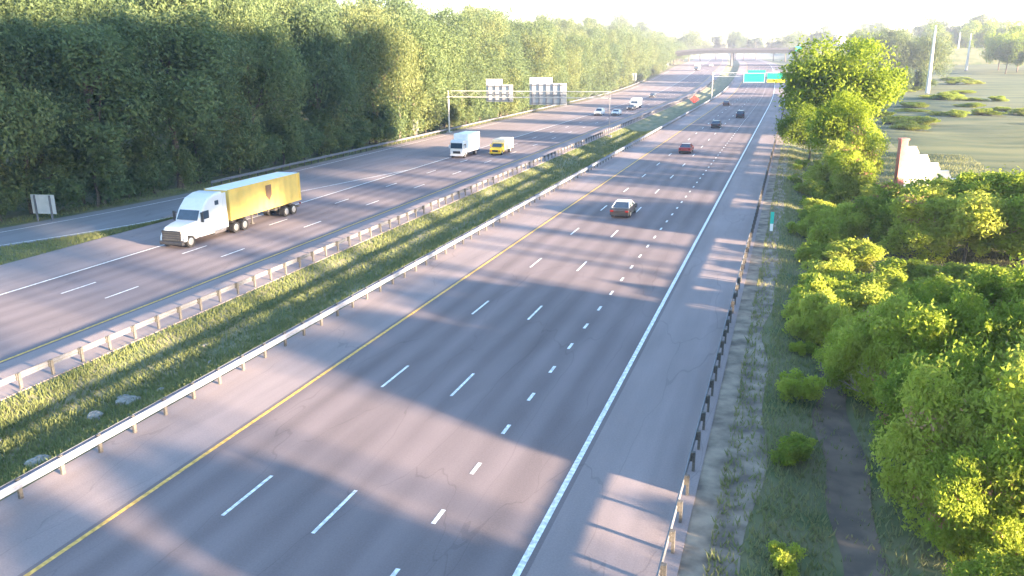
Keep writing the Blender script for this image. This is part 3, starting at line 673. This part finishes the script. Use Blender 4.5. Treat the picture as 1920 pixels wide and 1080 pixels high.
struct('embankment', (lambda b: (b.loft([[(cx+x, YB-7.3-(deck_z(x)-0.35+1)*1.8*w, zb-1), (cx+x, YB-7.3, zb+deck_z(x)-0.35), (cx+x, YB+7.3, zb+deck_z(x)-0.35), (cx+x, YB+7.3+(deck_z(x)+.65)*1.8*w, zb-1)] for x, w in ((-300, 1), (-200, 1), (-110, 1), (-80, 1), (-68.1, 0.5))], cap=True), b.loft([[(cx+x, YB-7.3-(deck_z(x)+.65)*1.8*w, zb-1), (cx+x, YB-7.3, zb+deck_z(x)-0.35), (cx+x, YB+7.3, zb+deck_z(x)-0.35), (cx+x, YB+7.3+(deck_z(x)+.65)*1.8*w, zb-1)] for x, w in ((16.1, 0.5), (28, 1), (60, 1), (110, 1), (300, 1))]), b.build('embankment', M['grass']))[-1])(MB()))
post_sign('bridge_sign', (cx+16.5, YB-7.4, zb+8.6), 3.6, 3.0, 0.0, 0, M['teal'], M['signback'], 'small teal sign mounted at the right end of the overpass', 'road sign', 1, 0.08)

# ------------------------------------------------------------------ vehicles
def wheel(parent, x, y, r, w, side):
    b = MB(); b.tube((x-w/2, y, r), (x+w/2, y, r), r, n=18); t = b.build('tyre', M['tyre'], None, bevel=0)
    b2 = MB(); xo = x+side*w/2; b2.tube((xo, y, r), (xo+side*0.02, y, r), r*0.62, r*0.5, 12)
    wr = empty('wheel', (0, 0, 0)); wr.parent = parent; t.parent = wr; b2.build('rim', M['rim'], wr)
    return wr
def car(name, paint, kind='sedan'):
    """front towards -y; 4.7 m long"""
    g = empty(name)
    Lh = 2.35
    if kind == 'suv':
        side = [(-2.35, .35), (-2.38, .75), (-2.2, 1.02), (-1.15, 1.14), (2.2, 1.14), (2.36, .95), (2.36, .35)]
        cab = [(-1.15, 1.12), (-0.45, 1.72), (1.75, 1.74), (2.2, 1.12)]
    else:
        side = [(-2.35, .32), (-2.38, .65), (-2.2, .82), (-1.05, .98), (1.6, 1.0), (2.25, .98), (2.36, .8), (2.36, .32)]
        cab = [(-1.05, .96), (-0.25, 1.42), (0.85, 1.44), (1.75, .98)]
    def ring(prof, hw): return [(hw, y, z) for y, z in prof]
    b = MB()
    sections = [(-0.90, 0.90), (-0.93, 1.0), (0.93, 1.0), (0.90, 0.90)]
    rings = []
    for x, s in sections: rings.append([(x, y*s if s < 1 and abs(y) > 2 else y, z if z > 0.5 else z) for y, z in side])
    rings[0] = [(x*1, y*0.98, z-0.05 if z > .9 else z) for x, y, z in rings[0]]; rings[-1] = [(x, y*0.98, z-0.05 if z > .9 else z) for x, y, z in rings[-1]]
    b.loft(rings); b.build('body', paint, g, bevel=0.03)
    b = MB(); zt = cab[1][1]
    n = len(cab)
    lo = [(0.86, 0.86), (0.66, 0.66), (0.66, 0.66), (0.86, 0.86)]
    vs = [(-w[0], y, z) for (y, z), w in zip(cab, lo)]+[(w[0], y, z) for (y, z), w in zip(cab, lo)]
    b.add(vs, [(0, 1, 2, 3), (7, 6, 5, 4), (0, 4, 5, 1), (1, 5, 6, 2), (2, 6, 7, 3)])
    b.build('windows', M['glass'], g)
    b = MB(); y0, y1 = cab[1][0], cab[2][0]
    b.box(-0.68, 0.68, y0-0.05, y1+0.05, zt-0.01, zt+0.035)
    for s in (-1, 1):
        for i, j in ((0, 1), (2, 3)):
            a = cab[i]; c = cab[j]; wa = lo[i][0]; wc = lo[j][0]
            b.tube((s*wa, a[0], a[1]), (s*wc, c[0], c[1]), 0.045, n=6)
        b.tube((s*0.86, 0.35, cab[0][1]), (s*0.67, 0.35, zt), 0.045, n=6)
    b.build('roof', paint, g)
    for s in (-1, 1):
        zz = side[1][1]
        b = MB(); b.box(s*0.72-0.17, s*0.72+0.17, -2.395, -2.30, zz-0.08, zz+0.07); b.build('headlight', M['lens'], g)
        b = MB(); b.box(s*0.74-0.16, s*0.74+0.16, 2.30, 2.385, zz, zz+0.16); b.build('taillight', M['redlens'], g)
        for y in (-1.45, 1.4): wheel(g, s*0.84, y, 0.33, 0.22, s)
    b = MB(); b.box(-0.86, 0.86, -2.41, -2.28, 0.3, 0.46); b.box(-0.5, 0.5, -2.405, -2.3, 0.52, 0.64); b.build('bumper', M['black'], g)
    b = MB(); b.box(-0.86, 0.86, 2.3, 2.40, 0.3, 0.5); b.build('bumper', M['black'], g)
    return g
def roof_highlight(g):  # highlight on the car roof, put in as a white roof material
    for c in g.children:
        if c.name.startswith('roof'): c.data.materials[0] = M['whitebox']
    return g
def place(g, x, y, label, cat, away=False, z=0.01, group=None, rz=0.0):
    p = P(x, y, z); g.location = p; g.rotation_euler = (math.atan2(rise(y+2)-rise(y-2), 4)*(-1 if away else 1), 0, (math.pi if away else 0)+rz)
    tag(g, label, cat, group); return g
place(roof_highlight(car('car', M['greypaint'])), -8.3, 80.6, 'dark grey car with a roof highlight painted pale, driving away, nearest car on the near carriageway', 'car', True)
place(car('car', M['redpaint']), -8.9, 135.6, 'red car driving away on the near carriageway', 'car', True)
place(car('car', M['darkpaint']), -8.4, 183, 'dark car driving away beyond the red car, nearest of the dark ones', 'car', True)
place(car('car', M['darkpaint'], 'suv'), -5.2, 212, 'dark high-roofed car driving away in the right-hand lane', 'car', True)
place(car('car', M['darkpaint']), -12.3, 261, 'small dark car farthest away before the green sign gantry', 'car', True)
place(car('car', M['white'], 'suv'), -40.6, 213, 'white high-roofed car approaching in the outer lane, leftmost of the distant three', 'car')
place(car('car', M['white']), -36.4, 214, 'white low car approaching between two other distant white vehicles', 'car')
place(car('car', M['darkpaint']), -41.0, 302, 'small dark car approaching far off on the far carriageway', 'car')
place(car('car', M['darkpaint']), -36.4, 235, 'dark low car approaching just ahead of a distant white van', 'car')

def box_truck(name, paint, boxm, blunt=True, scale=1.0):
    g = empty(name)
    if blunt:
        prof = [(-3.4, 0.45), (-3.45, 1.35), (-3.3, 2.45), (-3.1, 2.75), (-1.75, 2.75), (-1.75, 0.45)]
    else:
        prof = [(-3.5, 0.45), (-3.55, 1.05), (-3.3, 1.28), (-2.55, 1.4), (-2.05, 2.15), (-1.2, 2.2), (-1.2, 0.45)]
    b = MB(); b.extr(prof, -1.08, 1.08); cab = b.build('cab', paint, g, bevel=0.06)
    if blunt:
        b = MB(); b.add([(-0.98, -3.475, 1.5), (0.98, -3.475, 1.5), (0.94, -3.37, 2.32), (-0.94, -3.37, 2.32), (-0.98, -3.40, 1.5), (0.98, -3.40, 1.5), (0.94, -3.3, 2.32), (-0.94, -3.3, 2.32)], [(0, 1, 2, 3), (7, 6, 5, 4), (0, 4, 5, 1), (1, 5, 6, 2), (2, 6, 7, 3), (3, 7, 4, 0)])
        b.build('windshield', M['glass'], g)
        b = MB(); b.box(-0.6, 0.6, -3.47, -3.38, 0.72, 1.1); b.build('grille', M['black'], g)
        ym = -3.2; zs = 1.5; yl = -3.47; zl = 0.85
    else:
        b = MB(); b.add([(-0.95, -2.60, 1.45), (0.95, -2.60, 1.45), (0.85, -2.14, 2.1), (-0.85, -2.14, 2.1), (-0.95, -2.5, 1.42), (0.95, -2.5, 1.42), (0.85, -2.04, 2.07), (-0.85, -2.04, 2.07)], [(0, 1, 2, 3), (7, 6, 5, 4), (0, 4, 5, 1), (1, 5, 6, 2), (2, 6, 7, 3), (3, 7, 4, 0)])
        b.build('windshield', M['glass'], g)
        b = MB(); b.box(-0.55, 0.55, -3.58, -3.5, 0.62, 1.0); b.build('grille', M['black'], g)
        ym = -2.4; zs = 1.45; yl = -3.57; zl = 0.8
    for s in (-1, 1):
        b = MB(); b.box(s*1.075-0.02, s*1.075+0.02, ym+0.1, ym+1.0, zs+0.02, zs+0.62); b.build('side_window', M['glass'], g)
        b = MB(); b.box(s*0.85-0.16, s*0.85+0.16, yl-0.02, yl+0.06, zl-0.12, zl+0.12); b.build('headlight', M['lens'] if blunt else M['amber'], g)
        b = MB(); b.box(s*1.28-0.1, s*1.28+0.1, ym-0.03, ym+0.05, zs, zs+0.5); b.build('mirror', paint, g)
        wheel(g, s*0.95, -2.6, 0.42, 0.28, s); wheel(g, s*0.95, 1.9, 0.42, 0.45, s)
    b = MB(); b.box(-1.2, 1.2, -1.6, 3.6, 0.75, 3.55 if blunt else 2.75); bx = b.build('cargo_box', boxm, g, bevel=0.04)
    b = MB(); b.box(-0.45, 0.45, -1.75, 3.5, 0.45, 0.745); b.build('chassis', M['black'], g)
    b = MB(); b.box(-1.1, 1.1, yl-0.06, yl+0.1, 0.36, 0.56); b.build('bumper', paint, g)
    b = MB(); b.box(-1.1, 1.1, 3.45, 3.62, 0.45, 0.6); b.build('rear_bumper', M['black'], g)
    return g
place(box_truck('box_truck', M['white'], M['whitebox']), -42.0, 122.3, 'white blunt-fronted box truck approaching on the far carriageway', 'truck')
place(box_truck('box_truck', M['yellowpaint'], M['cream'], False), -37.5, 127.0, 'small yellow-fronted truck with a pale box beside the white box truck', 'truck').scale = (0.86, 0.86, 0.84)
g = place(box_truck('box_truck', M['white'], M['whitebox'], False), -36.6, 243, 'distant white van with tall box behind the low dark car', 'truck'); 
place(box_truck('box_truck', M['darkpaint'], M['whitebox'], True), -42.6, 505, 'faraway truck with dark front and pale box near the overpass', 'truck')
place(car('car', M['white']), -37, 560, 'tiny white car emerging from beneath the overpass', 'car')

# the semi truck
g = empty('semi_truck')
def sec(y, hw, z0, z1, r=0.15): return [(-hw, y, z0), (hw, y, z0), (hw, y, z1-r), (hw-r, y, z1), (-hw+r, y, z1), (-hw, y, z1-r)]
b = MB()   # hood
b.loft([sec(-3.55, 0.80, 0.75, 1.55, .12), sec(-3.35, 1.0, 0.62, 1.75, .22), sec(-2.4, 1.12, 0.62, 1.92, .2), sec(-1.5, 1.18, 0.62, 2.02, .2)])
b.build('hood', M['white'], g, bevel=0.03)
b = MB()   # cab with raked windshield and roof fairing
prof = [(-1.5, 0.62), (-1.5, 2.02), (-1.0, 2.85), (-0.85, 3.05), (-0.1, 3.72), (1.0, 4.02), (1.85, 4.05), (1.85, 0.62)]
rings = []
for x, s in ((-1.24, 0), (-1.15, 1), (1.15, 1), (1.24, 0)):
    rings.append([(x, y+(0.05 if (y < 0 and not s) else 0), z-(0.10 if (z > 3 and not s) else 0)) for y, z in prof])
b.loft(rings); cabo = b.build('cab', M['white'], g, bevel=0.03)
b = MB(); b.add([(-1.06, -1.535, 2.05), (1.06, -1.535, 2.05), (1.0, -1.06, 2.84), (-1.0, -1.06, 2.84), (-1.06, -1.47, 2.05), (1.06, -1.47, 2.05), (1.0, -1.0, 2.84), (-1.0, -1.0, 2.84)], [(0, 1, 2, 3), (7, 6, 5, 4), (0, 4, 5, 1), (1, 5, 6, 2), (2, 6, 7, 3), (3, 7, 4, 0)]); b.build('windshield', M['glass'], g)
b = MB(); b.box(-0.92, 0.92, -3.64, -3.5, 0.62, 1.52); b.build('grille', M['black'], g)
b = MB()
for z in (0.75, 0.95, 1.15, 1.35): b.box(-0.8, 0.8, -3.67, -3.645, z, z+0.05)
b.build('grille_bar', M['post'], g)
b = MB(); b.box(-1.2, 1.2, -3.75, -3.5, 0.32, 0.6); b.build('bumper', M['black'], g, bevel=0.04)
for s in (-1, 1):
    b = MB(); b.box(s*1.245-0.015, s*1.245+0.015, -1.0, -0.15, 2.05, 2.75); b.build('side_window', M['glass'], g)
    b = MB(); b.box(s*1.245-0.015, s*1.245+0.015, 0.75, 1.25, 3.0, 3.4); b.build('sleeper_window', M['glass'], g)
    b = MB(); b.box(s*0.97-0.14, s*0.97+0.14, -3.5, -3.3, 0.95, 1.25); b.build('headlight', M['lens'], g)
    b = MB(); b.box(s*1.45-0.12, s*1.45+0.12, -1.35, -1.25, 1.9, 2.75); b.tube((s*1.2, -1.2, 2.6), (s*1.45, -1.3, 2.6), 0.03); b.build('mirror', M['black'], g)
    b = MB(); b.tube((s*1.0, 0.3, 0.72), (s*1.0, 1.9, 0.72), 0.32, n=14); b.build('fuel_tank', M['chrome'], g)
    b = MB(); b.extr([(-3.5, 0.62), (-3.42, 1.0), (-3.15, 1.22), (-2.4, 1.22), (-2.1, 1.0), (-1.95, 0.62), (-2.15, 0.62), (-2.3, 0.98), (-3.1, 1.08), (-3.25, 0.62)], s*1.2-0.08, s*1.2+0.05); b.build('fender', M['white'], g)
    b = MB(); b.box(s*1.2-0.03, s*1.2+0.03, 1.86, 2.35, 0.8, 3.9); b.build('side_fairing', M['white'], g)
    for y, w in ((-2.75, 0.3), (3.4, 0.55), (4.7, 0.55), (11.5, 0.55), (12.8, 0.55)):
        wheel(g, s*(1.25-w/2), y, 0.51, w, s)
    b = MB(); b.box(s*1.2-0.18, s*1.2+0.02, 14.15, 14.2, 0.85, 1.0); b.build('taillight', M['redlens'], g)
    b = MB(); b.box(s*0.8-0.06, s*0.8+0.06, 6.3, 6.45, 0.3, 1.15); b.box(s*0.8-0.14, s*0.8+0.14, 6.2, 6.55, 0.22, 0.3); b.build('landing_leg', M['post'], g)
b = MB(); b.box(-0.45, 0.45, -3.0, 5.4, 0.62, 0.95); b.build('tractor_frame', M['black'], g)
b = MB(); b.box(-0.5, 0.5, 2.6, 14.1, 1.0, 1.25)
for k in range(6): b.box(-1.2, 1.2, 3.0+k*1.85, 3.12+k*1.85, 1.0, 1.26)
b.box(-1.1, 1.1, 13.9, 14.1, 0.55, 0.7); b.box(-0.5, 0.5, 10.6, 13.6, 0.7, 0.998); b.build('trailer_chassis', M['post'], g)
b = MB()   # corrugated container walls
def corr(xo, s):
    y = 2.75; n = 48; dy = (14.15-2.75)/n; vs = []; 
    for k in range(n+1):
        off = 0.03*(1 if k % 4 in (0, 1) else -1)
        vs += [(xo+s*off, y+k*dy, 1.28), (xo+s*off, y+k*dy, 3.98)]
    b.add(vs, [(2*k, 2*k+2, 2*k+3, 2*k+1) for k in range(n)])
corr(-1.22, -1); corr(1.22, 1)
b.box(-1.2, 1.2, 2.72, 2.8, 1.28, 3.98); b.box(-1.2, 1.2, 14.1, 14.18, 1.28, 3.98); b.box(-1.19, 1.19, 2.8, 14.1, 1.265, 1.3)
for s in (-1, 1):
    b.box(s*1.26-0.05, s*1.26+0.05, 2.7, 2.85, 1.262, 4.06); b.box(s*1.26-0.05, s*1.26+0.05, 14.05, 14.2, 1.262, 4.06)
    b.box(s*1.26-0.045, s*1.26+0.045, 2.85, 14.05, 3.93, 4.05); b.box(s*1.26-0.045, s*1.26+0.045, 2.85, 14.05, 1.264, 1.4)
co = b.build('container', M['yellowbox'], g)
b = MB(); b.box(-1.20, 1.20, 2.72, 14.18, 3.99, 4.045); b.build('container_roof', M['whitebox'], co)
for s in (-1, 1):
    b = MB(); b.extr([(8.3, 3.6), (9.2, 3.6), (9.2, 2.6), (8.75, 2.1), (8.3, 2.6)], s*1.28-0.012, s*1.28+0.012); b.build('emblem', M['brown'], co)
place(g, -41.75, 58.6, 'white semi truck hauling a yellow container on the far carriageway', 'truck', z=0.01)

# ------------------------------------------------------------------ haze: thin air between the camera and the far trees
b = MB(); b.box(-1400, 1400, -300, 1250, -3, 62)
hz = b.build('haze', M['white']); hm = bpy.data.materials.new('haze_air'); hm.use_nodes = True; n = hm.node_tree.nodes
for x in list(n):
    if x.type != 'OUTPUT_MATERIAL': n.remove(x)
pv = n.new('ShaderNodeVolumePrincipled'); pv.inputs['Density'].default_value = 0.00028; pv.inputs['Color'].default_value = (0.62, 0.70, 0.95, 1)
hm.node_tree.links.new(pv.outputs[0], n['Material Output'].inputs['Volume'])
hz.data.materials.clear(); hz.data.materials.append(hm); hz['kind'] = 'stuff'; hz['label'] = 'thin pale summer haze lying over the highway and the woods'
